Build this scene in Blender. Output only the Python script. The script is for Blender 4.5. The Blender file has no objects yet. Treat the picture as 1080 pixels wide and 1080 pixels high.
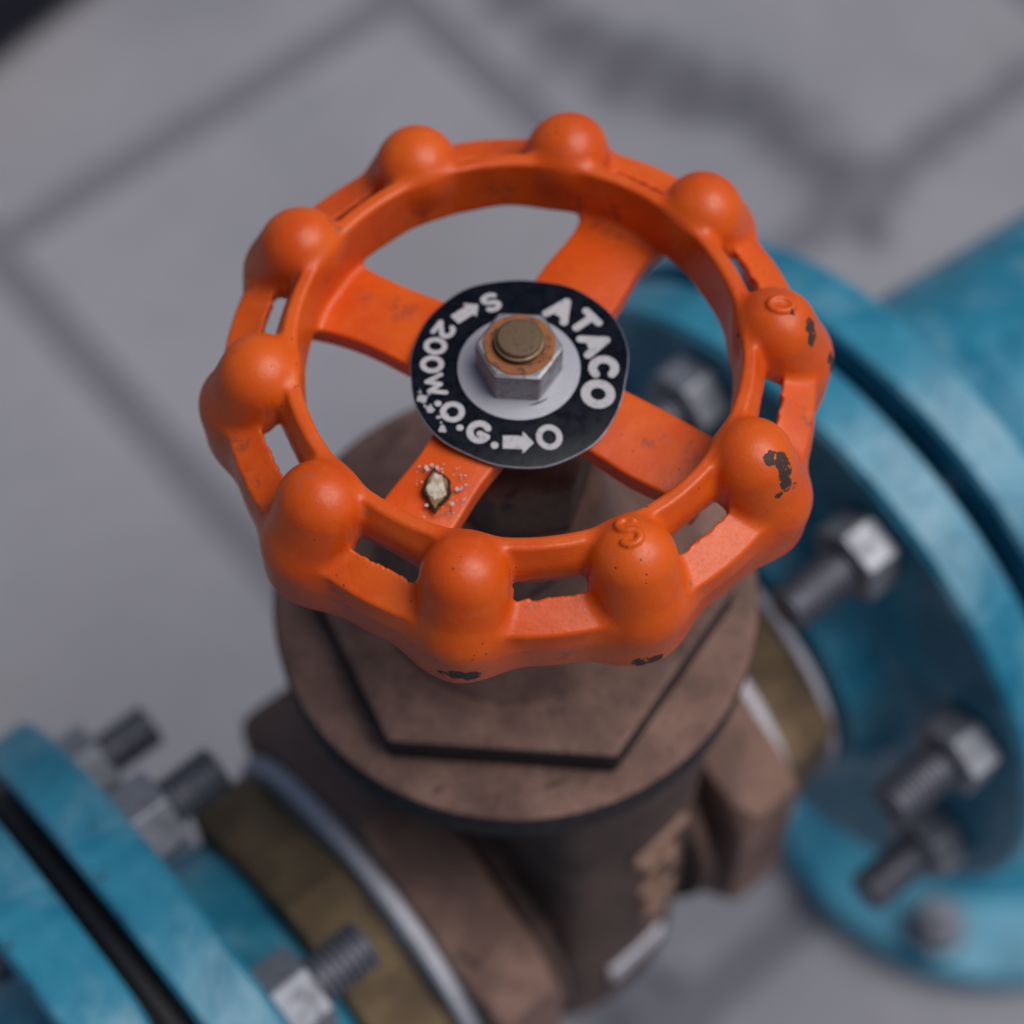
import bpy, bmesh, math, random
import numpy as np
from mathutils import Vector, Matrix

# ---------------------------------------------------------------- camera, sky, sun, exposure
MM = 0.001
ZW = 0.650                      # height of the handwheel plane above the paving (m)
scene = bpy.context.scene
COL = scene.collection

cam_d = bpy.data.cameras.new("camera")
cam = bpy.data.objects.new("camera", cam_d); COL.objects.link(cam)
scene.camera = cam
CR = [[0.9999774, -0.00506889, 0.00441571], [0.00225821, 0.87196726, 0.48955898], [-0.00633188, -0.48953794, 0.87195900]]
CP = (-3.5779, -200.1859, 298.1358)
Rm = Matrix(CR).transposed().to_4x4()
cam.matrix_world = Matrix.Translation((CP[0]*MM, CP[1]*MM, CP[2]*MM + ZW)) @ Rm
cam_d.sensor_width = 36; cam_d.lens = 73.333
cam_d.clip_start = 0.01; cam_d.clip_end = 60
cam_d.dof.use_dof = True
cam_d.dof.focus_distance = 0.338
cam_d.dof.aperture_fstop = 8.6
cam_d.dof.aperture_blades = 0

SUN_EL, SUN_AZ = math.radians(62), math.radians(92)      # azimuth from +y towards +x
world = bpy.data.worlds.new("World"); scene.world = world; world.use_nodes = True
wn = world.node_tree.nodes; wl = world.node_tree.links
sky = wn.new('ShaderNodeTexSky'); sky.sky_type = 'NISHITA'; sky.sun_disc = False
sky.sun_elevation = SUN_EL; sky.sun_rotation = SUN_AZ
sky.air_density = 1.0; sky.dust_density = 2.5; sky.ozone_density = 1.2
wl.new(sky.outputs[0], wn['Background'].inputs[0]); wn['Background'].inputs[1].default_value = 0.05
sd = bpy.data.lights.new("sun", 'SUN'); sd.energy = 2.2; sd.angle = math.radians(46); sd.color = (1.0, .975, .95)
sun = bpy.data.objects.new("sun", sd); COL.objects.link(sun)
dvec = Vector((math.sin(SUN_AZ)*math.cos(SUN_EL), math.cos(SUN_AZ)*math.cos(SUN_EL), math.sin(SUN_EL)))
sun.rotation_euler = dvec.to_track_quat('Z', 'Y').to_euler(); sun.location = dvec*3
scene.view_settings.view_transform = 'Standard'; scene.view_settings.look = 'None'
scene.view_settings.exposure = 0.10; scene.view_settings.gamma = 1

random.seed(4); RNG = np.random.default_rng(7)

# ---------------------------------------------------------------- materials
class NT:
    def __init__(s, name):
        s.m = bpy.data.materials.new(name); s.m.use_nodes = True
        s.t = s.m.node_tree; s.b = s.t.nodes['Principled BSDF']
        tc = s.t.nodes.new('ShaderNodeTexCoord'); v = s.t.nodes.new('ShaderNodeVectorMath'); v.operation = 'SCALE'
        s.t.links.new(tc.outputs['Object'], v.inputs[0]); v.inputs['Scale'].default_value = 1000.0
        s.co = v.outputs[0]                       # millimetres
    def link(s, a, b): s.t.links.new(a, b)
    def setin(s, sock, v):
        if hasattr(v, 'links') or isinstance(v, bpy.types.NodeSocket): s.link(v, sock)
        else: sock.default_value = v
    def noise(s, scale, detail=4, rough=.55, co=None, stretch=None, dist=0):
        n = s.t.nodes.new('ShaderNodeTexNoise'); n.inputs['Scale'].default_value = scale
        n.inputs['Detail'].default_value = detail; n.inputs['Roughness'].default_value = rough; n.inputs['Distortion'].default_value = dist
        c = co or s.co
        if stretch:
            mp = s.t.nodes.new('ShaderNodeMapping'); s.link(c, mp.inputs[0]); mp.inputs['Scale'].default_value = stretch[0]; mp.inputs['Rotation'].default_value = stretch[1]; c = mp.outputs[0]
        s.link(c, n.inputs['Vector']); return n
    def vor(s, scale, feat='F1', co=None):
        n = s.t.nodes.new('ShaderNodeTexVoronoi'); n.inputs['Scale'].default_value = scale; n.feature = feat
        s.link(co or s.co, n.inputs['Vector']); return n
    def math(s, op, a, b=0.0, c=0.0, clamp=False):
        n = s.t.nodes.new('ShaderNodeMath'); n.operation = op; n.use_clamp = clamp
        for i, v in enumerate((a, b, c)): s.setin(n.inputs[i], v)
        return n.outputs[0]
    def vm(s, op, a, b=None):
        n = s.t.nodes.new('ShaderNodeVectorMath'); n.operation = op; s.setin(n.inputs[0], a)
        if b is not None: s.setin(n.inputs[1], b)
        return n
    def ramp(s, f, lo, hi, a=0., b=1.):
        n = s.t.nodes.new('ShaderNodeMapRange'); s.setin(n.inputs[0], f)
        for i, v in zip((1, 2, 3, 4), (lo, hi, a, b)): n.inputs[i].default_value = v
        n.interpolation_type = 'SMOOTHSTEP'; return n.outputs[0]
    def mix(s, f, a, b):
        n = s.t.nodes.new('ShaderNodeMix'); n.data_type = 'RGBA'
        s.setin(n.inputs['Factor'], f)
        for k, v in (('A', a), ('B', b)):
            sk = [i for i in n.inputs if i.name == k and i.type == 'RGBA'][0]
            if isinstance(v, tuple): sk.default_value = (*v, 1)
            else: s.link(v, sk)
        return [o for o in n.outputs if o.type == 'RGBA'][0]
    def bump(s, h, dist, strength=1.0):
        n = s.t.nodes.new('ShaderNodeBump'); n.inputs['Strength'].default_value = strength; n.inputs['Distance'].default_value = dist*MM
        s.link(h, n.inputs['Height']); s.link(n.outputs[0], s.b.inputs['Normal']); return n
    def blobs(s, pts, warp=1.0, wscale=.35):
        """smallest (distance/radius) to a list of (x,y,z,r), position jittered by noise"""
        nz = s.noise(wscale, 3, .6)
        off = s.vm('SUBTRACT', nz.outputs['Color'], (.5, .5, .5)).outputs[0]
        sc = s.vm('SCALE', off); sc.inputs['Scale'].default_value = warp*2
        co = s.vm('ADD', s.co, sc.outputs[0]).outputs[0]
        best = None
        for x, y, z, r in pts:
            d = s.vm('DISTANCE', co, (x, y, z)).outputs['Value']
            d = s.math('DIVIDE', d, r)
            best = d if best is None else s.math('MINIMUM', best, d)
        return best

def set_b(t, color=None, rough=.5, metal=0., spec=.5, coat=0.):
    if color is not None: t.setin(t.b.inputs['Base Color'], (*color, 1) if isinstance(color, tuple) else color)
    t.setin(t.b.inputs['Roughness'], rough); t.setin(t.b.inputs['Metallic'], metal)
    t.b.inputs['Specular IOR Level'].default_value = spec; t.b.inputs['Coat Weight'].default_value = coat

GRIME = [(0, 0, 60, 1)]
CHIPS = []          # (x,y,z,r) mm, filled in below
def mat_orange():
    t = NT('orange_paint')
    big = t.noise(.06, 3).outputs[0]; mid = t.noise(.35, 4).outputs[0]; fine = t.noise(1.6, 5, .65).outputs[0]
    c = t.mix(t.ramp(big, .35, .65), (.65, .074, .0025), (.74, .107, .006))
    c = t.mix(t.math('MULTIPLY', t.ramp(mid, .5, .75), .25), c, (.80, .16, .035))       # chalky patches
    c = t.mix(t.math('MULTIPLY', t.ramp(fine, .55, .8), .30), c, (.40, .040, .006))
    # grey scuffs
    sc = t.noise(.28, 6, .7, dist=1.2).outputs[0]
    c = t.mix(t.math('MULTIPLY', t.ramp(sc, .62, .70), .6), c, (.20, .13, .12))
    # pin holes
    v = t.vor(.55); vs = t.noise(.12, 2).outputs[0]
    rad = t.ramp(vs, .45, .7, .02, .13)
    pin = t.math('LESS_THAN', v.outputs['Distance'], rad)
    c = t.mix(t.math('MULTIPLY', pin, .8), c, (.10, .03, .02))
    d = t.blobs(CHIPS, .95, .75)
    edge = t.math('SUBTRACT', t.ramp(d, 1.22, 1.05), t.ramp(d, 1.05, .98))
    chip = t.ramp(d, 1.03, .98)
    fl = t.ramp(t.noise(.9, 2).outputs[0], .62, .66)
    chip = t.math('MULTIPLY', chip, t.math('SUBTRACT', 1.0, t.math('MULTIPLY', fl, .9)))
    c = t.mix(t.math('MULTIPLY', edge, .45), c, (.40, .10, .03))
    c = t.mix(chip, c, t.mix(t.noise(2.2, 3).outputs[0], (.030, .018, .016), (.075, .040, .030)))
    g = t.blobs(GRIME, 3.2, .30)
    gm = t.math('MULTIPLY', t.ramp(g, 1.25, .3), t.ramp(t.noise(.5, 6, .75, dist=.5).outputs[0], .44, .62))
    c = t.mix(t.math('MULTIPLY', gm, .62), c, (.115, .050, .040))
    set_b(t, c, t.math('ADD', t.ramp(fine, .3, .8, .33, .52), t.math('MULTIPLY', chip, .3)), spec=.38, coat=.06)
    t.b.inputs['Coat Roughness'].default_value = .25
    h = t.math('ADD', t.math('MULTIPLY', mid, .5), t.math('MULTIPLY', fine, .16))
    h = t.math('SUBTRACT', h, t.math('MULTIPLY', pin, .25))
    h = t.math('SUBTRACT', h, t.math('MULTIPLY', chip, .5))
    t.bump(h, .28, .8); return t.m

def mat_blue():
    t = NT('blue_paint')
    n = t.noise(.035, 5, .6, dist=.6).outputs[0]; f = t.noise(.25, 5, .6).outputs[0]
    c = t.mix(t.ramp(n, .30, .66), (.005, .150, .250), (.040, .265, .395))
    c = t.mix(t.math('MULTIPLY', t.ramp(t.noise(.05, 5, .6, dist=.3).outputs[0], .48, .72), .50), c, (.21, .41, .52))
    c = t.mix(t.ramp(t.noise(.13, 5, .65).outputs[0], .665, .685), c, (.045, .028, .030))
    c = t.mix(t.math('MULTIPLY', t.ramp(t.noise(.05, 6, .7, stretch=((1, 1, .6), (0, 0, 0))).outputs[0], .58, .76), .22), c, (.012, .070, .110))
    set_b(t, c, t.ramp(f, .3, .7, .27, .42), spec=.5)
    t.bump(t.math('ADD', t.math('MULTIPLY', n, 1.0), t.math('MULTIPLY', f, .2)), 1.0, .5); return t.m

def mat_bronze(name='bronze', a=(.30, .185, .145), b=(.19, .115, .095), dark=(.035, .026, .03), metal=.25):
    t = NT(name)
    n = t.noise(.05, 5, .6).outputs[0]; f = t.noise(.5, 5, .65).outputs[0]
    c = t.mix(t.ramp(n, .35, .65), a, b)
    c = t.mix(t.math('MULTIPLY', t.ramp(f, .5, .75), .5), c, dark)
    c = t.mix(t.math('MULTIPLY', t.ramp(t.noise(.09, 5, .65, dist=1.).outputs[0], .60, .70), .75), c, dark)
    set_b(t, c, t.ramp(f, .3, .7, .48, .7), metal, .4)
    t.bump(t.math('ADD', t.math('MULTIPLY', f, 1.4), t.math('ADD', t.noise(1.8, 3).outputs[0], t.math('MULTIPLY', n, 2.0))), .7, .9); return t.m

def mat_metal(name, col, rough=.38, metal=.85, spot=(.12, .08, .07), amt=.4, sc=.6):
    t = NT(name)
    n = t.noise(sc, 5, .65).outputs[0]
    c = t.mix(t.math('MULTIPLY', t.ramp(n, .48, .72), amt), col, spot)
    set_b(t, c, t.ramp(n, .3, .7, rough, rough+.18), metal, .5)
    t.bump(n, .12, .6); return t.m

def mat_plain(name, col, rough=.6, spec=.4, var=.25, sc=.5, bump=.1):
    t = NT(name)
    n = t.noise(sc, 4, .6).outputs[0]
    c = t.mix(t.math('MULTIPLY', n, var), col, tuple(x*.35 for x in col))
    set_b(t, c, rough, 0., spec); t.bump(n, bump, .6); return t.m

def mat_tag():
    t = NT('black_anodised_plate')
    sep = t.vm('MULTIPLY', t.co, (1, 1, 0)).outputs[0]
    n = t.noise(.5, 4, .6).outputs[0]; s = t.noise(.9, 4, .7, stretch=((6, .5, 1), (0, 0, .6))).outputs[0]
    c = t.mix(t.ramp(n, .3, .8), (.0025, .004, .008), (.007, .009, .016))
    c = t.mix(t.math('MULTIPLY', t.ramp(s, .66, .74), .35), c, (.12, .13, .16))
    wear = t.blobs([(-16.8, -6.6, -7.1, 0.9375), (-15.3, -8.6, -7.1, 0.875), (-14, -10.2, -7.1, 0.625), (-17.2, -5, -7.1, 0.5), (-13.3, -12.6, -7.1, 0.75), (-16.2, -7.9, -7.1, 0.5625), (-14.2, -7.6, -7.1, 0.5), (-12.6, -9.9, -7.1, 0.375), (-13.2, -11.3, -7.1, 0.4375), (-15.6, -5.6, -7.1, 0.375), (-14.8, -9.9, -7.1, 0.375), (-7.6, 12.4, -7.1, 0.5625)], .8, 1.1)
    c = t.mix(t.ramp(wear, 1.05, .92), c, (.42, .41, .43))
    set_b(t, c, t.ramp(n, .3, .7, .22, .38), .0, .16)
    t.bump(t.math('ADD', n, t.math('MULTIPLY', s, .3)), .05, .6); return t.m

STAIN = []
def mat_tile():
    t = NT('concrete_paving')
    tc = t.t.nodes.new('ShaderNodeNewGeometry'); v = t.vm('SCALE', tc.outputs['Position']); v.inputs['Scale'].default_value = 1000.
    t.co = v.outputs[0]
    a = t.noise(.006, 5, .6).outputs[0]; b = t.noise(.05, 5, .65).outputs[0]; f = t.noise(.5, 4, .6).outputs[0]
    c = t.mix(t.ramp(a, .35, .65), (.225, .225, .258), (.285, .278, .305))
    c = t.mix(t.math('MULTIPLY', t.ramp(b, .5, .8), .35), c, (.145, .14, .16))
    oi = t.t.nodes.new('ShaderNodeObjectInfo')
    c = t.mix(t.math('MULTIPLY', oi.outputs['Random'], .35), c, (.33, .325, .345))
    c = t.mix(t.math('MULTIPLY', t.ramp(t.noise(.0035, 4, .6).outputs[0], .45, .65), .25), c, (.27, .245, .225))
    c = t.mix(t.math('MULTIPLY', t.ramp(t.noise(.02, 6, .75, dist=1.).outputs[0], .56, .70), .30), c, (.13, .125, .14))
    st = t.blobs(STAIN, 34, .016)
    c = t.mix(t.math('MULTIPLY', t.ramp(st, 1.30, .30), .72), c, (.062, .060, .075))
    set_b(t, c, .8, 0., .3)
    t.bump(t.math('ADD', b, f), 1.5, .5); return t.m

# ---------------------------------------------------------------- mesh helpers (authored in millimetres)
def mesh_obj(name, V, F, mat, parent=None, smooth=True, sharp=35, normals=None, origin=(0, 0, 0)):
    me = bpy.data.meshes.new(name)
    V = (np.asarray(V, float) - np.array(origin))*MM
    if isinstance(F, np.ndarray):
        k = F.shape[1]
        me.vertices.add(len(V)); me.vertices.foreach_set('co', V.astype(np.float32).ravel())
        me.loops.add(F.size); me.loops.foreach_set('vertex_index', F.astype(np.int32).ravel())
        me.polygons.add(len(F)); me.polygons.foreach_set('loop_start', np.arange(0, F.size, k, dtype=np.int32))
        me.update(calc_edges=True)
    else:
        me.from_pydata(V.tolist(), [], F); me.update()
    if smooth:
        me.polygons.foreach_set('use_smooth', [True]*len(me.polygons))
        if normals is None: me.set_sharp_from_angle(angle=math.radians(sharp))
        else: me.normals_split_custom_set_from_vertices(normals.tolist())
    me.materials.append(mat)
    o = bpy.data.objects.new(name, me); COL.objects.link(o)
    if parent is not None: o.parent = parent; o.location = Vector(origin)*MM
    return o

def thing(name, label, cat, loc=(0, 0, 0), rotz=0, group=None):
    o = bpy.data.objects.new(name, None); COL.objects.link(o); o.empty_display_size = .01
    o.location = Vector((loc[0]*MM, loc[1]*MM, loc[2]*MM)); o.rotation_euler = (0, 0, rotz)
    o['label'] = label; o['category'] = cat
    if group: o['group'] = group
    return o

def lathe(prof, axis='z', seg=96, closed=False, caps=True):
    """profile (a, r): a along the axis"""
    P = np.array(prof, float); n = len(P); t = np.linspace(0, 2*np.pi, seg, endpoint=False)
    r = P[:, 1][:, None]*np.ones(seg); a = P[:, 0][:, None]*np.ones(seg)
    c, s = r*np.cos(t), r*np.sin(t)
    V = np.stack([c, s, a], 2) if axis == 'z' else np.stack([a, c, s], 2)
    V = V.reshape(-1, 3); F = []
    m = n if closed else n-1
    for i in range(m):
        j = (i+1) % n
        for k in range(seg):
            l = (k+1) % seg
            F.append((i*seg+k, i*seg+l, j*seg+l, j*seg+k))
    if not closed and caps:
        if P[0, 1] > 1e-6: F.append(tuple(range(seg))[::-1])
        if P[-1, 1] > 1e-6: F.append(tuple(range((n-1)*seg, n*seg)))
    return V, F

def prism(R, z0, z1, n=6, rot=0, ch=.8, axis='z', rtop=None):
    """n-gon bar with chamfered ends; R = corner radius"""
    V = []; F = []
    lv = [(z0, R-ch), (z0+ch*.6, R), (z1-ch*.6, R), (z1, (rtop or R)-ch)]
    # every corner gets a small edge bevel: two points
    for z, r in lv:
        for k in range(n):
            for d in (-1, 1):
                a = rot + 2*math.pi*k/n + d*min(.05, ch*.4/R)
                V.append((r*math.cos(a), r*math.sin(a), z))
    m = 2*n
    for i in range(3):
        for k in range(m):
            l = (k+1) % m; F.append((i*m+k, i*m+l, (i+1)*m+l, (i+1)*m+k))
    F.append(tuple(range(m))[::-1]); F.append(tuple(range(3*m, 4*m)))
    V = np.array(V)
    if axis == 'x': V = V[:, [2, 0, 1]]
    return V, F

# ---- implicit surfaces
def smin(a, b, k):
    h = np.clip(.5+.5*(b-a)/k, 0, 1); return b*(1-h)+a*h-k*h*(1-h)
def smax(a, b, k): return -smin(-a, -b, k)
def poly2(px, py, pts):
    pts = np.array(pts, float); n = len(pts); d = np.full(px.shape, 1e9); s = np.ones(px.shape)
    j = n-1
    for i in range(n):
        e = pts[j]-pts[i]; wx, wy = px-pts[i, 0], py-pts[i, 1]
        t = np.clip((wx*e[0]+wy*e[1])/(e@e), 0, 1); bx, by = wx-e[0]*t, wy-e[1]*t
        d = np.minimum(d, bx*bx+by*by)
        c1 = py >= pts[i, 1]; c2 = py < pts[j, 1]; c3 = e[0]*wy > e[1]*wx
        s = np.where((c1 & c2 & c3) | (~c1 & ~c2 & ~c3), -s, s); j = i
    return s*np.sqrt(d)
def roundcone(X, Y, Z, a, b, r1, r2):
    a = np.array(a, float); b = np.array(b, float); ba = b-a; l2 = ba@ba; rr = r1-r2
    a2 = l2-rr*rr; il2 = 1/l2
    px, py, pz = X-a[0], Y-a[1], Z-a[2]
    y = px*ba[0]+py*ba[1]+pz*ba[2]; z = y-l2
    x2 = (px*l2-ba[0]*y)**2+(py*l2-ba[1]*y)**2+(pz*l2-ba[2]*y)**2
    y2 = y*y*l2; z2 = z*z*l2; k = np.sign(rr)*rr*rr*x2
    return np.where(np.sign(z)*a2*z2 > k, np.sqrt(x2+z2)*il2-r2,
           np.where(np.sign(y)*a2*y2 < k, np.sqrt(x2+y2)*il2-r1, (np.sqrt(x2*a2*il2)+y*rr)*il2-r1))
def capsule(X, Y, Z, a, b, r):
    a = np.array(a, float); b = np.array(b, float); ba = b-a
    px, py, pz = X-a[0], Y-a[1], Z-a[2]
    h = np.clip((px*ba[0]+py*ba[1]+pz*ba[2])/max(ba@ba, 1e-9), 0, 1)
    return np.sqrt((px-ba[0]*h)**2+(py-ba[1]*h)**2+(pz-ba[2]*h)**2)-r
def wob(X, Y, Z, f):
    return (np.sin(X*f+1.3*np.sin(Y*f*.7+.5))*np.sin(Y*f*1.1+Z*f*.8+1.7)+np.sin(Z*f*1.3+X*f*.6+2.1)*np.sin(X*f*.9-Y*f*.8))*.5

def surface_nets(f, lo, hi, h):
    ax = [np.arange(lo[i], hi[i]+h, h) for i in range(3)]
    n = [len(a) for a in ax]
    G = np.empty(n, np.float32)
    step = max(1, int(1.5e6/(n[1]*n[2])))
    for i in range(0, n[0], step):
        X, Y, Z = np.meshgrid(ax[0][i:i+step], ax[1], ax[2], indexing='ij'); G[i:i+step] = f(X, Y, Z)
    S = G < 0
    cnt = np.zeros([k-1 for k in n], np.int8)
    for dx in (0, 1):
        for dy in (0, 1):
            for dz in (0, 1):
                cnt += S[dx:n[0]-1+dx, dy:n[1]-1+dy, dz:n[2]-1+dz]
    act = (cnt > 0) & (cnt < 8)
    I = np.argwhere(act); idx = np.full(act.shape, -1, np.int64); idx[act] = np.arange(len(I))
    P = np.zeros((len(I), 3)); C = np.zeros(len(I))
    cor = [(a, b, c) for a in (0, 1) for b in (0, 1) for c in (0, 1)]
    for u in cor:
        for k in range(3):
            if u[k] == 0:
                v = list(u); v[k] = 1
                g0 = G[I[:, 0]+u[0], I[:, 1]+u[1], I[:, 2]+u[2]]; g1 = G[I[:, 0]+v[0], I[:, 1]+v[1], I[:, 2]+v[2]]
                m = (g0 < 0) != (g1 < 0); t = np.where(m, g0/np.where(m, g0-g1, 1), 0)
                q = np.tile(np.array(u, float), (len(I), 1)); q[:, k] = t
                P += q*m[:, None]; C += m
    V = np.array(lo)+(I+P/C[:, None])*h
    Q = []
    for k in range(3):
        sl0 = [slice(None)]*3; sl1 = [slice(None)]*3; sl0[k] = slice(0, -1); sl1[k] = slice(1, None)
        ch = S[tuple(sl0)] != S[tuple(sl1)]; E = np.argwhere(ch)
        a, b = (k+1) % 3, (k+2) % 3
        E = E[(E[:, a] > 0) & (E[:, b] > 0) & (E[:, a] < n[a]-1) & (E[:, b] < n[b]-1)]
        def cell(da, db):
            c = E.copy(); c[:, a] -= da; c[:, b] -= db; return idx[c[:, 0], c[:, 1], c[:, 2]]
        q = np.stack([cell(1, 1), cell(0, 1), cell(0, 0), cell(1, 0)], 1)
        inside = S[E[:, 0], E[:, 1], E[:, 2]]
        q[~inside] = q[~inside][:, ::-1]; Q.append(q)
    Q = np.concatenate(Q)
    e = h*.08
    def grad(V):
        g = np.stack([f(*(V+e*np.eye(3)[k]).T)-f(*(V-e*np.eye(3)[k]).T) for k in range(3)], 1)/(2*e)
        return g
    for it in range(2):
        g = grad(V); d = f(*V.T); l = np.maximum((g*g).sum(1), .05)
        st = -(d/l)[:, None]*g; m = np.linalg.norm(st, axis=1); st *= np.minimum(1, .45*h/np.maximum(m, 1e-9))[:, None]; V = V+st
    g = grad(V); N = g/np.maximum(np.linalg.norm(g, axis=1), 1e-9)[:, None]
    return V, Q, N

# ================================================================= materials used
# paint chips on the wheel (mm, wheel coordinates)
CHIPS += [(0, 0, 50, 1)]
CHIPS[:] = [(50.1, 2.5, 2.2, 1.35), (50.6, 1.1, .5, 1.5), (55.2, 2.1, -7.5, 1.4), (55.5, 2.3, -10.0, 1.5), (41.2, -25.2, 4.1, 1.3), (43.1, -25.0, 3.1, 1.6), (43.9, -26.2, 1.6, 1.7), (44.3, -27.6, -.5, 1.4), (46.5, -26.8, -2.2, .9), (43.0, -29.1, -1.6, .7),
          (-10.6, -55.3, -15.4, 1.7), (-8.2, -55.3, -16.0, 1.8), (-12.8, -54.7, -15.8, .9), (20.2, -52.2, -17.2, 1.7), (22.6, -51.4, -17.6, 1.5), (37.9, 2.2, 0, .5), (46.6, 3.4, 5.0, .55)]
GRIME[:] = [(-48.3, 18.2, -7.5, 3.2), (-46.5, 22.5, -7.5, 2.2), (-46.0, -22.8, -7.8, 3.4), (-48.3, -15.5, -7.5, 2.4), (-43, -28.5, -8, 2.6), (9.5, 36.7, -8, 4), (18, 33.5, -7, 3), (-4, 37.5, -6, 4), (-18, 33, -7, 3), (-20.6, 14.1, -8.3, 3.2), (-27, 16.5, -8.3, 2.6),
         (23.3, -13.1, -8.4, 3.0), (30, -17, -8.4, 2.4), (16.4, 32.5, -9, 3.5), (-32, 23.7, 2, 1.8), (1.6, -46.6, -5.9, 2.0), (-3, -47.5, -6.5, 1.4), (49.4, -10, -7.4, 2), (52, -4, -12, 3), (-30, -40, -10, 3), (-12, -29, -8.4, 2.5), (-52, -8, -13, 3.5), (8, -52, -15, 2.6), (27, -42, -8, 2.2)]
STAIN += [(10, 690, 0, 26), (39, 648, 0, 34), (72, 628, 0, 34), (105, 616, 0, 33), (138, 604, 0, 33), (164, 584, 0, 33), (182, 560, 0, 33), (192, 533, 0, 32), (204, 514, 0, 22), (168, 508, 0, 17), (193, 530, 0, 16), (219, 552, 0, 16), (245, 574, 0, 15), (271, 596, 0, 15), (300, 620, 0, 15), (60, 60, 0, 30)]
STAIN += [(0, 0, 900, 1)] if not STAIN else []
M_OR = mat_orange(); M_BL = mat_blue()
M_BZ = mat_bronze('bronze', (.335, .195, .150), (.180, .103, .084)); M_BZD = mat_bronze('dark_bronze', (.135, .078, .060), (.075, .046, .040), (.012, .010, .014), .1)
M_BZ_PALE = mat_bronze('pale_bronze', (.46, .28, .20), (.33, .20, .15), (.10, .07, .06), .15)  # lighter bronze for the cast letter strokes
M_NEARBLACK = mat_bronze('near_black_bronze', (.022, .018, .022), (.010, .009, .013), (.004, .004, .007), .0)  # near-black tone for the bonnet hexagon sides and the flange edge
M_BR = mat_bronze('brass', (.34, .235, .125), (.18, .118, .072), (.05, .04, .03), .45)
M_ZN = mat_metal('zinc_steel', (.33, .335, .355), .42, .75, (.19, .125, .085), .65)
M_ZD = mat_metal('dull_steel', (.30, .31, .35), .45, .6, (.07, .06, .06), .6, .2)
M_BOLT = mat_metal('dark_steel_thread', (.16, .165, .20), .45, .5, (.05, .04, .04), .5, .3)
M_AL = mat_metal('bare_aluminium', (.42, .42, .465), .42, .3, (.40, .40, .43), .5, 1.2)
M_STEM = mat_metal('brass_stem', (.17, .112, .062), .45, .5, (.07, .045, .03), .6, .8)
M_RUST = mat_metal('rust', (.33, .12, .04), .8, .1, (.085, .05, .045), 1.0, .65)
M_PALE = mat_metal('pale_machined_face', (.62, .60, .66), .5, .1, (.3, .28, .3), .4, .3)
M_RUB = mat_plain('black_rubber', (.008, .009, .014), .55, .3)
M_TAG = mat_tag(); M_LET = mat_metal('white_print', (.50, .485, .50), .5, .0, (.26, .25, .27), .75, 1.1); M_LET.node_tree.nodes['Principled BSDF'].inputs['Specular IOR Level'].default_value = .25
M_TILE = mat_tile(); M_BED = mat_plain('dark_joint_mortar', (.185, .182, .212), .9, .2, .3, .05, 1)
M_DARK = mat_plain('dark_block', (.006, .008, .016), .6, .3)

# ================================================================= the setting: paving tiles
PA = math.radians(39.70)                      # direction of the pipe run and of the joints
ux = np.array([math.cos(PA), math.sin(PA)]); un = np.array([-math.sin(PA), math.cos(PA)])
def make_ground():
    g = mesh_obj('ground', *lathe([(-22, 4500), (-22, .001)], 'z', 48, caps=False), M_BED, smooth=False); g['kind'] = 'structure'
    # paving: children are the tiles
    pv = mesh_obj('pavement', *lathe([(-1.9, 2600), (-1.9, .001)], 'z', 48, caps=False), M_BED, smooth=False); pv['kind'] = 'structure'
    PU, PV, GW = 295.5, 572.0, 20.0
    U0, V0 = 97.5, 571.0
    hw, hh = (PU-GW)/2, (PV-GW)/2
    bm = bmesh.new(); bmesh.ops.create_cube(bm, size=1)
    for v in bm.verts: v.co = Vector((v.co.x*2*hw, v.co.y*2*hh, v.co.z*20-10))*MM
    bmesh.ops.bevel(bm, geom=[e for e in bm.edges], offset=1.6*MM, segments=2, affect='EDGES')
    me = bpy.data.meshes.new('paving_slab'); bm.to_mesh(me); bm.free(); me.materials.append(M_TILE)
    r = random.Random(3)
    for i in range(-5, 7):
        for j in range(-4, 4):
            u = U0+PU*(i+.5); v = V0+PV*(j+.5)+(PV/2 if i > 0 and i % 2 else 0); x, y = ux*u+un*v
            if math.hypot(x-100, y-300) > 1500: continue
            o = bpy.data.objects.new('paving_slab', me); COL.objects.link(o); o.parent = pv
            o.location = (x*MM, y*MM, r.uniform(-.5, .5)*MM); o.rotation_euler = (r.uniform(-.001, .001), r.uniform(-.001, .001), PA+r.uniform(-.001, .001))
    bm = bmesh.new(); bmesh.ops.create_cube(bm, size=1)
    for v in bm.verts: v.co = Vector((v.co.x*330, v.co.y*240, v.co.z*60+34))*MM
    bmesh.ops.bevel(bm, geom=[e for e in bm.edges], offset=9*MM, segments=3, affect='EDGES')
    me = bpy.data.meshes.new('corner_block'); bm.to_mesh(me); bm.free(); me.materials.append(M_DARK)
    o = bpy.data.objects.new('corner_block', me); COL.objects.link(o)  # unidentified dark shape, modelled as a plain block
    c = ux*110+un*788; o.location = (c[0]*MM, c[1]*MM, 0); o.rotation_euler = (0, 0, PA+math.radians(8))
    o['label'] = 'unidentified dark shape, built as a black block on the paving at the far left corner, only its edge showing'; o['category'] = 'block'
make_ground()

# ================================================================= handwheel
PH = math.radians(6.203)
SPK = [(151.2, 7.3), (59.6, 7.6), (-122.0, 6.4), (-31.6, 7.2)]
RAISED = []      # list of (a, b, r) capsules standing proud of the knobs

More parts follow.
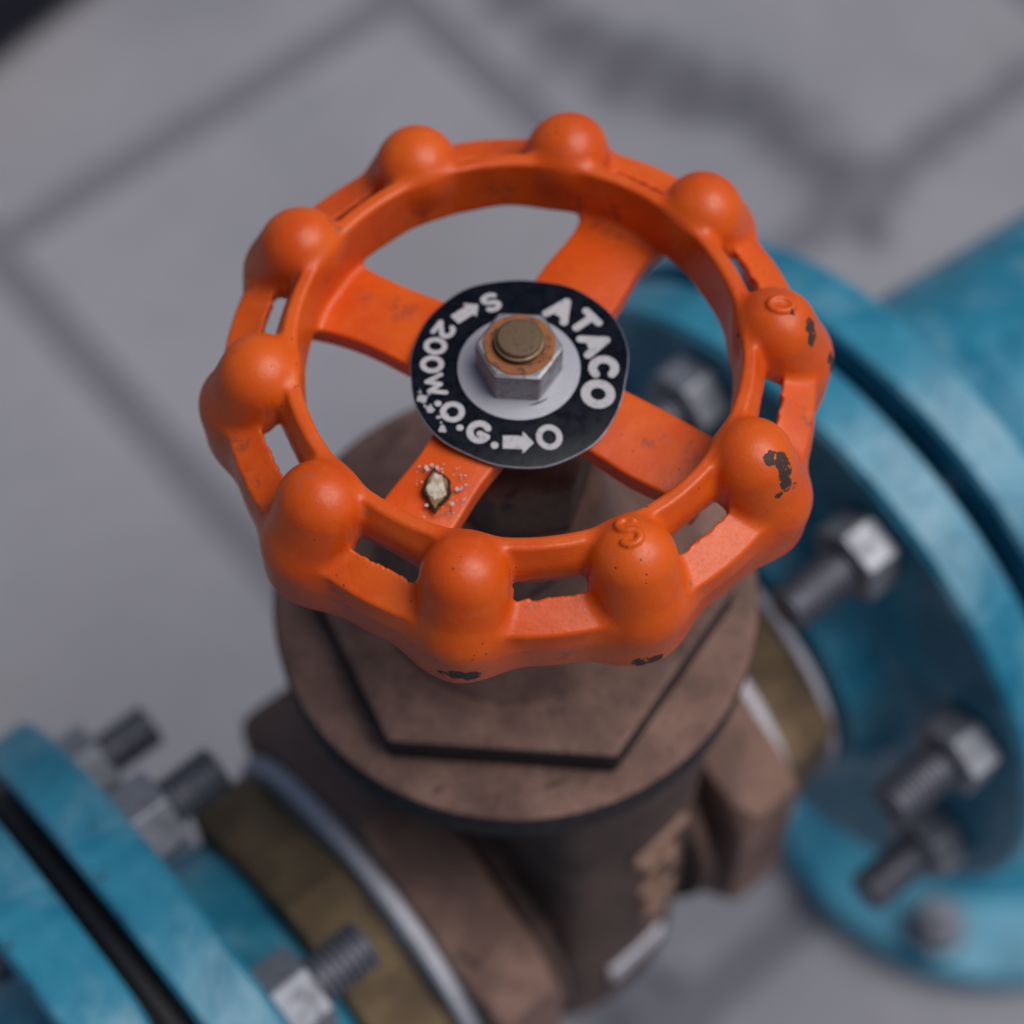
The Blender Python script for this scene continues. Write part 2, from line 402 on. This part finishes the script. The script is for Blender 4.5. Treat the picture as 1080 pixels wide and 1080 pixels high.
def wheel_sdf(X, Y, Z):
    R = np.hypot(X, Y); th = np.arctan2(Y, X)-PH
    w = wob(X, Y, Z, .22)
    a = np.mod(th+math.pi/10, math.pi/5)-math.pi/10
    kx, ky = R*np.cos(a), R*np.sin(a)
    knob = roundcone(kx, ky, Z, (44.6, 0, -2.3), (47.5, 0, -11.5), 7.5, 8.5)
    knob1 = roundcone(kx, ky, Z, (47.5, 0, -11.5), (47.3, 0, -26), 8.5, 8.5)
    knob = smin(knob, knob1, 1.0)
    ring = poly2(R, Z, [(38.6, -30), (38.6, -9), (39.0, .5), (39.9, .5), (42.0, -3.6), (45.2, -6.3), (51.0, -8.6), (51.5, -12), (50.4, -30)])-.95
    k = 1.6+3.4*np.clip((-7.5-Z)/8, 0, 1)
    S = smin(knob, ring, k)+.22*w
    hol = smax(S+2.7, -(R-37.0-2.9), 1.0)
    shell = smax(S, -hol, .6)
    zb = -11.0-np.clip(R-41, 0, 9.5)*.92
    shell = smax(shell, zb-Z+.5*wob(X, Y, Z*0, .35), 1.3)
    # slots between the knobs, ragged casting edges
    ag = math.pi/10-np.abs(a)
    sx = R*np.cos(ag); sy = R*np.sin(ag)
    rag = (.34*wob(X, Y, Z*0, 1.5)+.12*wob(X+9, Y, Z*0, 4.0))*(.15+.85*np.clip((R-43)/1.2, 0, 1))
    bx = np.abs(sx-44.0)-(.75); by = np.abs(sy)-5.3
    q = np.hypot(np.maximum(bx, 0), np.maximum(by, 0))+np.minimum(np.maximum(bx, by), 0)-.9+rag
    q = np.maximum(q, -14-Z)
    shell = smax(shell, -q, .7)
    # hub and four spokes
    hub = smax(R-15.6, np.abs(Z+11.4)-3.4, 1.2)
    for d, wd in SPK:
        d = math.radians(d); sxx = X*math.cos(d)+Y*math.sin(d); syy = -X*math.sin(d)+Y*math.cos(d)
        zc = -10.35-(np.clip(sxx, 12, 38)-12)*.06
        wd2 = wd+.25*np.sin(sxx*.31+d)+.9*np.clip((sxx-31)/8, 0, 1)**2
        sp = smax(np.abs(syy)-wd2, np.abs(Z-zc-.010*syy*syy*-1+.15)-2.2, .6)
        sp = smax(sp, np.abs(sxx-23)-16.5, .8)
        hub = smin(hub, sp+.15*w, 1.2)
    hub = smax(hub, 4.4-R, .4)
    S = smin(shell, hub, 1.6)
    for A, B, r in RAISED: S = smin(S, capsule(X, Y, Z, A, B, r), .45)
    return S
def surf_z(x, y, z0=7.0):
    z = np.arange(z0, -8, -.05); d = wheel_sdf(np.full(z.shape, x), np.full(z.shape, y), z)
    i = int(np.argmax(d < 0)); return float(z[i])
def raised_glyph(strokes, cx, cy, sx, sy, r, ang=0):
    out = []; ca, sa = math.cos(math.radians(ang)), math.sin(math.radians(ang))
    for st in strokes:
        P = []
        for u, v in st:
            x = cx+u*sx*ca-v*sy*sa; y = cy+u*sx*sa+v*sy*ca; P.append((x, y, surf_z(x, y)-.05))
        out += [(a, b, r) for a, b in zip(P[:-1], P[1:])]
    return out
def arc(cx, cy, rx, ry, a0, a1, n=14):
    return [(cx+rx*math.cos(math.radians(a0+(a1-a0)*i/n)), cy+ry*math.sin(math.radians(a0+(a1-a0)*i/n))) for i in range(n+1)]
SGL = [arc(0, .215, .29, .215, 35, 270, 12)+arc(0, -.215, .31, .215, 90, -145, 12)]
RAISED += raised_glyph([arc(0, 0, .4, .4, 0, 360, 16)], 44.8, 5.0, 5.0, 3.6, .50)
RAISED += raised_glyph(SGL, 17.3, -38.9, 5.2, 6.2, .52, 8)
WV, WQ, WN = surface_nets(wheel_sdf, (-58, -58, -21.5), (58, 58, 6), .42)

wheel = thing('handwheel', 'orange painted ten-lobed iron handwheel with four spokes, in the middle', 'valve handwheel', (0, 0, ZW/MM))
def split_wheel():
    c = WV[WQ].mean(1); R = np.hypot(c[:, 0], c[:, 1]); th = np.arctan2(c[:, 1], c[:, 0])-PH
    ki = np.round(th/(math.pi/5)).astype(int) % 10
    a = np.mod(th+math.pi/10, math.pi/5)-math.pi/10
    kx, ky = R*np.cos(a), R*np.sin(a)
    isk = (np.hypot((kx-47.4)/9.6, ky/8.0) < 1) & (kx > 39.8)
    region = np.full(len(c), 0)
    region[isk] = 10+ki[isk]
    region[R < 37.0] = 2
    sp = np.degrees(np.arctan2(c[:, 1], c[:, 0]))
    for n, (d, wd) in enumerate(SPK):
        m = (R < 37.0) & (R > 15.9) & (np.abs((sp-d+180) % 360-180) < 44); region[m] = 20+n
    names = {0: 'rim', 2: 'hub'}
    for rg in sorted(set(region.tolist())):
        F = WQ[region == rg]; used, inv = np.unique(F, return_inverse=True)
        nm = names.get(rg) or ('knob' if rg < 20 else 'spoke')
        mesh_obj(nm, WV[used], inv.reshape(-1, 4), M_OR, wheel, normals=WN[used])
split_wheel()

# name plate with white print
def tag_z(x, y):
    r = math.hypot(x, y)
    w = max(0, r-9)/10.4; t = math.atan2(y, x)
    return -6.95-.0085*max(0, abs(x*.62-y*.78)-6)**1.7*.6+w*w*(.45*math.cos(2*t-.6)+.28*math.cos(3*t+1.1))-.25*w
def make_tag():
    seg = 144; rings = [(4.3), 8, 10.7, 13, 15.5, 17.5, 19.4]
    V = []; F = []
    def rr(t, r):
        k = r/19.4
        f = 1+k*k*(.018*math.cos(4*(t-math.radians(38)))+.012*math.cos(2*(t-1.2))+.008*math.cos(3*(t-2.6))+.005*math.sin(7*t)+.003*math.sin(13*t))
        return r*f
    for zoff in (0, -.55):
        for r in rings:
            for k in range(seg):
                t = 2*math.pi*k/seg; q = rr(t, r); x, y = q*math.cos(t), q*math.sin(t)
                V.append((x, y, tag_z(x, y)+zoff-(.12 if (r == 19.4 and zoff == 0) else 0)))
    n = len(rings)
    for i in range(n-1):
        for k in range(seg):
            l = (k+1) % seg
            F.append((i*seg+k, (i+1)*seg+k, (i+1)*seg+l, i*seg+l))
            j = n+i; F.append((j*seg+k, j*seg+l, (j+1)*seg+l, (j+1)*seg+k))
    for k in range(seg):
        l = (k+1) % seg
        F.append(((n-1)*seg+k, (2*n-1)*seg+k, (2*n-1)*seg+l, (n-1)*seg+l))
        F.append((k, l, n*seg+l, n*seg+k))
    tag = mesh_obj('name_plate', V, F, M_TAG, wheel, sharp=50)
    # thin bright edge
    V = []; F = []
    for (dr, dz) in ((-.02, -.10), (.10, -.16), (.10, -.50), (-.05, -.58)):
        for k in range(seg):
            t = 2*math.pi*k/seg; q = rr(t, 19.4)+dr; x, y = q*math.cos(t), q*math.sin(t); V.append((x, y, tag_z(x, y)+dz))
    for i in range(3):
        for k in range(seg):
            l = (k+1) % seg; F.append((i*seg+k, (i+1)*seg+k, (i+1)*seg+l, i*seg+l))
    mesh_obj('plate_edge', V, F, M_ZD, tag)
    # bare aluminium disc in the middle
    V, F = lathe([(-.60, 10.70), (.035, 10.72), (.05, 10.62), (.05, 4.4)], 'z', 96)
    V = np.array(V); V[:, 2] = [tag_z(x, y) + z for x, y, z in V]
    mesh_obj('bare_disc', V, F, M_AL, tag)
    return tag
tag = make_tag()

GL = {  # strokes in a box about 1 wide, 1 high, centred
 'A': [[(-.42, -.45), (0, .42), (.42, -.45)], [(-.24, -.16), (.24, -.16)]],
 'T': [[(-.40, .40), (.40, .40)], [(0, .40), (0, -.45)]],
 'C': [arc(0, 0, .40, .42, 48, 312)],
 'O': [arc(0, 0, .38, .42, 0, 360, 24)],
 '0': [arc(0, 0, .32, .42, 0, 360, 24)],
 'S': [arc(0, .215, .29, .215, 35, 270, 12)+arc(0, -.215, .31, .215, 90, -145, 12)],
 '2': [arc(0, .17, .30, .25, 165, -35, 12)+[(-.30, -.42), (.34, -.42)]],
 'W': [[(-.48, .42), (-.25, -.42), (0, .25), (.25, -.42), (.48, .42)]],
 'G': [arc(0, 0, .38, .42, 50, 350, 18)+[(.06, -.06)]],
 '.': [[(0, 0), (0.01, 0)]],
}
def stroke_mesh(strokes, sx, sy, r, arrow=False, hgt=.11):
    if arrow:
        P = [(-.5*sx, -.30*sy), (.16*sx, -.30*sy), (.16*sx, -.5*sy), (.5*sx, 0), (.16*sx, .5*sy), (.16*sx, .30*sy), (-.5*sx, .30*sy)]
        f = lambda X, Y, Z: np.maximum(poly2(X, Y, P)-.10, np.abs(Z)-hgt)
        m = max(sx, sy)*.5+.3
        return surface_nets(f, (-m, -m, -hgt-.1), (m, m, hgt+.1), .07)
    segs = [((p[0]*sx, p[1]*sy, 0), (q[0]*sx, q[1]*sy, 0)) for s in strokes for p, q in zip(s[:-1], s[1:])]
    def f(X, Y, Z):
        d = np.full(X.shape, 1e3)
        for a, b in segs: d = smin(d, capsule(X, Y, Z*0, a, b, r), .12)
        return np.maximum(d, np.abs(Z)-hgt)
    mx = .5*sx+r+.35; my = .5*sy+r+.35
    return surface_nets(f, (-mx, -my, -hgt-.1), (mx, my, hgt+.1), .085)
def put_letter(ch, x, y, ang, sx, sy, r):
    """ang = direction of the letter's own x axis in the plane (deg)"""
    V, Q, N = stroke_mesh(GL.get(ch), sx, sy, r, arrow=(ch == '>'))
    a = math.radians(ang); ca, sa = math.cos(a), math.sin(a)
    W = np.stack([x+V[:, 0]*ca-V[:, 1]*sa, y+V[:, 0]*sa+V[:, 1]*ca, V[:, 2]], 1)
    W[:, 2] = [tag_z(p[0], p[1])+(.035 if p[2] > 0 else -.05) for p in W]
    mesh_obj('printed_arrow' if ch == '>' else 'printed_letter', W, Q, M_LET, tag, sharp=40)
LAY = [('A', 14.5, 58.5, -1, 4.3, 4.7, .74), ('T', 15.2, 39.5, -1, 4.2, 4.4, .72), ('A', 14.4, 20.5, -1, 4.3, 4.7, .74), ('C', 14.8, -.6, -1, 4.6, 4.6, .74), ('O', 14.7, -21.5, -1, 5.4, 5.2, .80),
       ('O', 14.8, -69.8, 1, 4.6, 4.4, .50), ('>', 15.0, -90.8, 1, 5.1, 3.8, 0), ('.', 16.2, -105.3, 1, 1, 1, .66), ('G', 14.8, -117.8, 1, 4.2, 4.0, .58), ('.', 16.0, -129.7, 1, 1, 1, .62), ('O', 14.7, -141.6, 1, 4.2, 3.9, .50),
       ('.', 15.9, -152, 1, 1, 1, .60), ('W', 14.9, -166, 1, 4.0, 3.2, .42), ('0', 15.2, 177, 1, 4.4, 3.9, .46), ('0', 15.4, 162, 1, 4.4, 3.9, .46), ('2', 15.5, 147.8, 1, 3.9, 3.7, .46), ('>', 15.2, 127.6, -1, 5.1, 3.6, 0), ('S', 14.9, 109, 1, 3.8, 3.9, .48)]
for ch, rr_, ph_, sg, sx_, sy_, r_ in LAY:
    p_ = math.radians(ph_); put_letter(ch, rr_*math.cos(p_), rr_*math.sin(p_), ph_+90*sg, sx_, sy_, r_)

# stem, nut, washer
V, F = prism(7.55, 0, 7.0, 6, math.radians(-3), .55); V[:, 2] += -6.88
nut = mesh_obj('hex_nut', V, F, M_ZN, wheel, sharp=20)
V, F = lathe([(.10, 6.25), (.32, 6.05), (.42, 5.3), (.34, 4.4), (.1, 4.2)], 'z', 72)
V = np.array(V); V[:, 2] += .06+.05*wob(V[:, 0], V[:, 1], V[:, 0]*0, 1.7)
V[:, :2] *= (1+.012*np.sin(np.arctan2(V[:, 1], V[:, 0])*9))[:, None]
mesh_obj('rust_ring', V, F, M_RUST, nut)
prof = [(-14, 3.95), (.9, 3.95), (1.2, 4.35), (1.6, 4.35), (1.75, 3.85), (2.25, 3.85), (2.5, 3.6), (2.55, 3.1), (2.45, .001)]
mesh_obj('stem_end', *lathe(prof, 'z', 64), M_STEM, wheel)

# ================================================================= gate valve
ZP = -211.9
valve = thing('gate_valve', 'brown bronze gate valve body standing under the orange handwheel', 'valve', (0, 0, (ZW/MM)+ZP), PA)
def vz(V):      # wheel coordinates (z up, wheel plane 0, world-aligned) -> valve local (rotated by -PA, origin on the pipe axis)
    V = np.array(V, float); c, s = math.cos(-PA), math.sin(-PA)
    return np.stack([V[:, 0]*c-V[:, 1]*s, V[:, 0]*s+V[:, 1]*c, V[:, 2]-ZP], 1)
def zprof(pr): return [(a, r) for a, r in pr]
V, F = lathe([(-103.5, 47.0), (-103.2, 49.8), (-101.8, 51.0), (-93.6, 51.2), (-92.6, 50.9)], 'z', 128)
mesh_obj('flange_edge', vz(V), F[:-2], M_NEARBLACK, valve)
V, F = lathe([(-92.75, 50.95), (-92.2, 50.3), (-92.0, 49.3), (-92.1, 30)], 'z', 128)
mesh_obj('bonnet_flange', vz(V), F, M_BZ, valve)
V, F = prism(45.2, -95, -84.2, 6, math.radians(-4.4), 1.4); mesh_obj('bonnet_hexagon', vz(V), F, M_NEARBLACK, valve, sharp=20)  # near-black sides below the bronze top slab
V, F = prism(44.9, -85.2, -83.7, 6, math.radians(-4.4), 1.2); mesh_obj('hexagon_top', vz(V), F, M_BZ, valve, sharp=20)
V, F = lathe([(-85, 31), (-83, 29.5), (-76, 27), (-66, 23), (-58, 19), (-50, 17), (-46.5, 16.2), (-46, 9)], 'z', 96); mesh_obj('bonnet_neck', vz(V), F, M_BZ, valve)
V, F = prism(14.5, -48, -30, 6, math.radians(12), 1.0); mesh_obj('gland_nut', vz(V), F, M_BZD, valve, sharp=20)
V, F = lathe([(-31, 8.5), (-27, 8.0), (-26, 5.4), (-14.4, 5.2)], 'z', 48); mesh_obj('stem', vz(V), F, M_BZD, valve)
def body_sdf(X, Y, Z):          # valve local: X along the pipe, Z up from the pipe axis
    Rv = np.hypot(X, Y)
    # flat oval gate chamber, wide across the pipe
    ch = smax(smax(np.abs(X)-21.0-1.5*np.clip((Z-60)/40, 0, 1), Rv-47.5, 6), np.maximum(Z-108, -Z-45), 3)
    top = smax(Rv-46.5, np.abs(Z-106)-2.6, 1.5)
    Rh = np.hypot(Y, Z)
    neck = smax(Rh-41.0, np.abs(X)-34, 2)
    band = smax(Rh-49.5+.02*np.abs(Y), np.abs(np.abs(X)-24.0)-2.4, 1.6)
    S = smin(ch, smin(neck, top, 2), 4)
    S = smin(S, band, 1.5)
    return S+.30*wob(X, Y, Z, .13)+.08*wob(X, Y, Z, .6)
V, Q, N = surface_nets(body_sdf, (-54, -54, -56), (54, 54, 112), 1.5)
mesh_obj('body', V, Q, M_BZD, valve, normals=N)
HROT = math.radians(149)
for s0, s1, sg in ((-47, -27.5, 1), (31, 50, -1)):
    def hex_sdf(X, Y, Z, s0=s0, s1=s1, sg=sg):
        d = None
        for k in range(6):
            a = HROT+math.pi/6+k*math.pi/3; q = Y*math.cos(a)+Z*math.sin(a)-59.5*math.cos(math.pi/6)
            d = q if d is None else smax(d, q, .9)
        Rh = np.hypot(Y, Z)
        d = smax(d, np.maximum(s0-X, X-s1), 1.2)
        xi, xo = (s1-X, X-s0) if sg > 0 else (X-s0, s1-X)      # distance from the inner and outer end
        d = smax(d, (Rh-54.5-xi*1.25)*.62, .8)
        d = smax(d, (Rh-56.0-xo*1.6)*.53, 1.0)
        return d+.22*wob(X, Y, Z, .15)
    V, Q, N = surface_nets(hex_sdf, (s0-3, -64, -64), (s1+3, 64, 64), 1.4)
    mesh_obj('end_hexagon', V, Q, M_BZ, valve, normals=N)
for s0, s1 in ((-51.2, -46.8), (49.9, 54.0)):
    V, F = lathe([(s0, 40), (s0, 48.6), (s0+.9, 49.6), (s1-.9, 49.6), (s1, 48.6), (s1, 40)], 'x', 128); mesh_obj('sealing_ring', V, F, M_PALE, valve)
# cast letters on the side of the body (too blurred to read): short raised bars
def bar(t, z, l, w, dt, mat, nm, par, tilt=0, rr=44.5, th=1.6):
    bm = bmesh.new(); bmesh.ops.create_cube(bm, size=1)
    for v in bm.verts: v.co = Vector((v.co.x*th, v.co.y*l, v.co.z*w))
    bmesh.ops.bevel(bm, geom=list(bm.edges), offset=min(.7, w*.3), segments=2, affect='EDGES')
    V = np.array([v.co[:] for v in bm.verts]); F = [tuple(v.index for v in f.verts) for f in bm.faces]; bm.free()
    c, s = math.cos(tilt), math.sin(tilt); V = np.stack([V[:, 0], V[:, 1]*c-V[:, 2]*s, V[:, 1]*s+V[:, 2]*c], 1)
    V[:, 1] += dt
    ang = t+V[:, 1]/rr; rad = rr+V[:, 0]
    W = np.stack([rad*np.cos(ang), rad*np.sin(ang), V[:, 2]+z], 1)
    return mesh_obj(nm, vz(W), F, mat, par)

# ================================================================= brass fittings, flanges, bolts (all share the pipe axis)
def on_axis(name, label, cat, s, group=None):
    c = ux*s; return thing(name, label, cat, (c[0], c[1], ZW/MM+ZP), PA, group)
def shift(V, s): V = np.array(V, float); V[:, 0] -= s; return V

fl = on_axis('brass_fitting', 'brass hexagon fitting between the valve and the lower left blue flange', 'pipe fitting', -62, 'brass fittings either side of the valve')
V, F = prism(48, -70, -52.5, 6, math.radians(92), 1.6, 'x'); mesh_obj('hexagon', shift(V, -62), F, M_BR, fl, sharp=20)
V, F = lathe([(-53, 38), (-49, 38)], 'x', 64); mesh_obj('thread_end', shift(V, -62), F, M_ZD, fl)
V, F = lathe([(-76, 35), (-69, 35)], 'x', 64); mesh_obj('nipple', shift(V, -62), F, M_RUB, fl)
fr = on_axis('brass_fitting', 'brass hexagon fitting between the valve and the large blue flange on the right', 'pipe fitting', 64, 'brass fittings either side of the valve')
V, F = prism(49, 54.5, 70.5, 6, math.radians(154), 1.6, 'x'); mesh_obj('hexagon', shift(V, 64), F, M_BR, fr, sharp=20)
V, F = lathe([(70.4, 36), (70.4, 45), (72.6, 45), (72.6, 36)], 'x', 96); mesh_obj('pale_washer', shift(V, 64), F, M_PALE, fr)
V, F = lathe([(72.5, 39), (80, 39)], 'x', 64); mesh_obj('nipple', shift(V, 64), F, M_RUB, fr)  # black sleeve: shade of the gap before the hub is put into its colour

BP = 65.0

fA = on_axis('pipe_flange', 'blue flange on the left, the one nearer the valve with nuts on its face', 'pipe flange', -95)
V, F = lathe([(-71, 30), (-71, 39), (-73, 41.5), (-82, 43), (-86.5, 46), (-88.2, 52), (-88.2, 88.6), (-89.6, 90.2), (-101.6, 90.2), (-102.7, 89.2), (-102.7, 40)], 'x', 160); mesh_obj('flange_disc', shift(V, -95), F, M_BL, fA)
gA = on_axis('gasket', 'black rubber gasket in the gap between the two left blue flanges', 'gasket', -106)
V, F = lathe([(-102.8, 40), (-102.8, 79), (-105.2, 79), (-105.3, 83.5), (-107.6, 83.5), (-107.7, 79), (-109.7, 79), (-109.7, 40)], 'x', 128); mesh_obj('rubber_sheet', shift(V, -106), F, M_RUB, gA)
fB = on_axis('pipe_flange', 'blue flange in the lower left corner with a chipped rim and a pipe behind', 'pipe flange', -118)
V, F = lathe([(-109.8, 40), (-109.8, 89.4), (-110.9, 90.4), (-124.0, 90.4), (-125.4, 89), (-125.4, 52), (-131, 46), (-142, 43), (-420, 43)], 'x', 160)
V = np.array(V); t = np.arctan2(V[:, 2], V[:, 1]); m = (np.abs(V[:, 0]+110.3) < 1.2) & (np.hypot(V[:, 1], V[:, 2]) > 85)
nib = np.clip(np.sin(t*37)+np.sin(t*61+1), 0, 2)*.55*((t > 1.62) & (t < 1.86))
V[m, 0] -= nib[m]; V[m, 1:] *= (1-nib[m]*.02)[:, None]
mesh_obj('flange_disc', shift(V, -118), F, M_BL, fB)
fC = on_axis('pipe_flange', 'large blue flange right of the valve, with bolts and nuts on its face', 'pipe flange', 97)
V, F = lathe([(74.5, 34), (74.5, 46.5), (75.3, 48.5), (77, 49.5), (83.5, 50.5), (86.8, 52.2), (88.8, 55.2), (89.7, 59), (89.9, 64), (89.9, 92.2), (91.4, 93.9), (104.2, 93.9), (105.3, 92.8), (105.3, 40)], 'x', 160); mesh_obj('flange_disc', shift(V, 97), F, M_BL, fC)
gB = on_axis('gasket', 'black rubber gasket in the gap between the two right blue flanges', 'gasket', 109)
V, F = lathe([(105.4, 40), (105.4, 82), (112.4, 82), (112.4, 40)], 'x', 128); mesh_obj('rubber_sheet', shift(V, 109), F, M_RUB, gB)
fD = on_axis('pipe_elbow', 'blue pipe and its flange beyond the right gasket, at the right edge', 'pipe', 112)
V, F = lathe([(112.5, 40), (112.5, 93), (113.6, 94.1), (126.6, 94.1), (128, 93), (128, 62), (131, 55), (142, 51.5), (200, 46), (236, 43), (244, 43)], 'x', 160); mesh_obj('flange_disc', shift(V, 112), F, M_BL, fD)
def elbow():
    V = []; F = []; seg = 64; path = []
    for i in range(17):
        a = math.pi/2*i/16; path.append((244+44*math.sin(a), -44*(1-math.cos(a)), a))
    path.append((288, -390, math.pi/2))
    for s, z, a in path:
        nx, nz = math.sin(a), math.cos(a)
        for k in range(seg):
            t = 2*math.pi*k/seg; V.append((s+43*math.cos(t)*nx, 43*math.sin(t), z+43*math.cos(t)*nz))
    for i in range(len(path)-1):
        for k in range(seg):
            l = (k+1) % seg; F.append((i*seg+k, (i+1)*seg+k, (i+1)*seg+l, i*seg+l))
    mesh_obj('bend', shift(V, 112), F, M_BL, fD)
    c = (288-112, -4, 0)
    V, F = lathe([(-436, 101), (-421, 101), (-419, 99), (-419, 64), (-412, 56), (-385, 45)], 'z', 128)
    V = np.array(V); V[:, 0] += 288-112; V[:, 1] += -8
    mesh_obj('base_flange', V, F, M_BL, fD)
elbow()

def bolt_meshes():
    prof = [(0, .01), (0, 5.0), (.8, 5.9)]
    x = .8
    while x < 26: prof += [(x+.45, 5.9), (x+1.0, 5.05), (x+1.3, 5.05), (x+1.75, 5.9)]; x += 1.75
    prof += [(40, 5.6), (64, 5.6)]
    return prof
def make_bolt(label, s_nut, side, s_tip):
    """side=-1: the tip points to -x (right flange), +1: tip points to +x (left flange). local origin on the axis line of the bolt"""
    o = thing('flange_bolt', label, 'bolt', group='bolts and nuts holding the blue flanges')
    V, F = lathe(bolt_meshes(), 'x', 32); V = np.array(V)
    if side > 0: V[:, 0] *= -1; F = [f[::-1] for f in F]
    V[:, 0] += s_tip; mesh_obj('threaded_shank', V, F, M_BOLT, o)
    V, F = prism(10.6, s_nut-5, s_nut+5, 6, .3, .9, 'x'); mesh_obj('nut', V, F, M_ZD, o, sharp=20)
    far = s_tip-side*62.5
    V, F = prism(10.6, far-4, far+4, 6, .1, .9, 'x'); mesh_obj('bolt_head', V, F, M_BOLT, o, sharp=20)
    return o
def copy_thing(o, label):
    r = o.copy(); COL.objects.link(r); r['label'] = label
    for ch in list(o.children):
        c = ch.copy(); COL.objects.link(c); c.parent = r
    return r
def place(o, R, tdeg, spin):
    t = math.radians(tdeg); q = un*(R*math.cos(t)); z = R*math.sin(t)
    o.location = (q[0]*MM, q[1]*MM, ZW+(ZP+z)*MM); o.rotation_euler = (0, 0, PA)
    for ch in o.children: ch.rotation_euler = (spin, 0, 0)
protoR = make_bolt('flange bolt right of the handwheel, the uppermost with a bright nut beside the wheel rim', 84.4, -1, 60.5)
protoL = make_bolt('', -82.6, 1, -63)
RB = [(65, 'flange bolt seen through the handwheel opening, behind the wheel on the right flange', .4), (110, None, .0),
      (155, 'flange bolt on the right blue flange, second below the handwheel, dull nut', .25), (197, 'lowest flange bolt of the right blue flange, above the base flange', .6),
      (20, 'flange bolt of the right blue flange hidden behind the valve bonnet, far side', .2)]
place(protoR, 77, 110, 0.0)
for td, lb, sp in RB:
    if lb is None: continue
    place(copy_thing(protoR, lb), 77, td, sp)
LB = [(110, 'flange bolt with a bright square-looking nut at the bottom, on the left blue flange', .15), (65, 'middle flange bolt of the left blue flange, grey nut and dark thread', .5),
      (20, 'uppermost flange bolt of the left blue flange, seen over its rim', .3)]
protoL['label'] = LB[0][1]; place(protoL, 71.5, 110, .15)
for td, lb, sp in LB[1:]: place(copy_thing(protoL, lb), 71.5, td, sp)
# anchor bolt of the base flange
ab = thing('anchor_bolt', 'anchor bolt standing up from the round blue base flange at the lower right', 'bolt', (196, 100, 17))
V, F = prism(14, 2, 15, 6, .3, 1.0); mesh_obj('nut', V, F, M_BOLT, ab, sharp=20)
V, F = lathe([(-2, 8), (24, 8), (25.5, 7), (25.5, .01)], 'z', 32); mesh_obj('threaded_shank', V, F, M_BOLT, ab)

# dried dropping on the lower left spoke, with spatter
dr = thing('dried_dropping', 'dark edged cream coloured dried dropping on the lower left spoke of the handwheel', 'dirt', (-14.1, -23.9, ZW/MM-8.0))
def blob2d(seed, rx, ry, h, n=40, hole=0):
    r = random.Random(seed); ph = [r.uniform(0, 6.28) for _ in range(6)]
    V = [(0, 0, h)]; F = []
    for j, (q, z) in enumerate(((.35, h), (.7, h*.85), (.92, h*.5), (1., -.15))):
        for k in range(n):
            t = 2*math.pi*k/n
            w = 1+.10*math.sin(3*t+ph[0])+.08*math.sin(5*t+ph[1])+.05*math.sin(9*t+ph[2])+.03*math.sin(14*t+ph[3])
            V.append((rx*q*w*math.cos(t), ry*q*w*math.sin(t), z+.12*h*math.sin(4*t+ph[4]+j*2)))
    for k in range(n): F.append((0, 1+k, 1+(k+1) % n))
    for j in range(3):
        for k in range(n):
            l = (k+1) % n; F.append((1+j*n+k, 1+(j+1)*n+k, 1+(j+1)*n+l, 1+j*n+l))
    return np.array(V), F
M_CRUST = mat_plain('dark_crust', (.035, .024, .016), .8, .2, .5, 1.5, .2)
def mat_cream():
    t = NT('cream_dropping'); n = t.noise(1.1, 4, .65).outputs[0]
    set_b(t, t.mix(t.ramp(n, .42, .62), (.62, .58, .52), (.42, .33, .22)), .6, 0, .3); t.bump(n, .3, .8); return t.m
M_CREAM = mat_cream()
def almond(V, k):
    V = V.copy(); V[:, 0] *= 1-k*np.clip(np.abs(V[:, 1])/4.2, 0, 1)**1.6; return V
M_TAN = mat_plain('tan_crust', (.30, .19, .09), .7, .2, .6, 1.8, .2)
V, F = blob2d(21, 2.5, 4.1, .30); mesh_obj('crust', almond(V, .45), F, M_CRUST, dr)
V, F = blob2d(14, 1.95, 3.3, .34); V[:, 2] += .16; mesh_obj('tan_layer', almond(V, .35), F, M_TAN, dr)
V, F = blob2d(33, 1.6, 2.7, .30); V[:, 2] += .36; V[:, 1] += .2; V[:, 2] += .1*wob(V[:, 0]*3, V[:, 1]*3, V[:, 0], 1.); mesh_obj('pale_core', almond(V, .3), F, M_CREAM, dr)
bmV, bmF = [], []
r = random.Random(11)
for i in range(46):
    a = r.choice((r.uniform(0, 6.28), r.gauss(1.6, .7), r.gauss(-.5, .4))); d = r.uniform(3.2, 6.6); sz = r.choice((.08, .10, .12, .15, .20, .36))
    x, y = d*.9*math.cos(a), d*math.sin(a)
    if abs(x*math.sin(math.radians(-122))-y*math.cos(math.radians(-122))) > 6: continue
    V, F = blob2d(i, sz, sz*r.uniform(.8, 1.5), .06, 10); o = len(bmV)
    bmV += [(p[0]+x, p[1]+y, p[2]*.5-.10-.004*d*d) for p in V]; bmF += [tuple(q+o for q in f) for f in F]
sp_ = mesh_obj('white_spatter', bmV, bmF, M_LET, dr); sp_['kind'] = 'stuff'

# cast letters and pale label on the valve body, facing the right front
for (t_, z_, l_, w_, d_, ti) in ((-47, -147, 17, 3.6, 0, .12), (-47, -158, 12, 2.6, 0, -.30), (-47, -164, 3, 8, 3.5, 0), (-46, -171, 13, 2.6, 0, .35), (-46, -178, 3, 9, -2.5, .2), (-45, -187, 11, 2.6, 1, -.1), (-45, -195, 9, 2.6, 0, .3), (-45, -202, 3, 7, 2, .2)):
    bar(math.radians(t_), z_, l_, w_, d_, M_BZ_PALE, 'cast_letter_stroke', valve, ti, 48.5, 2.2)
bar(math.radians(-48), -228, 19, 11, 0, M_PALE, 'pale_label', valve, .10, 48.3, 1.6)
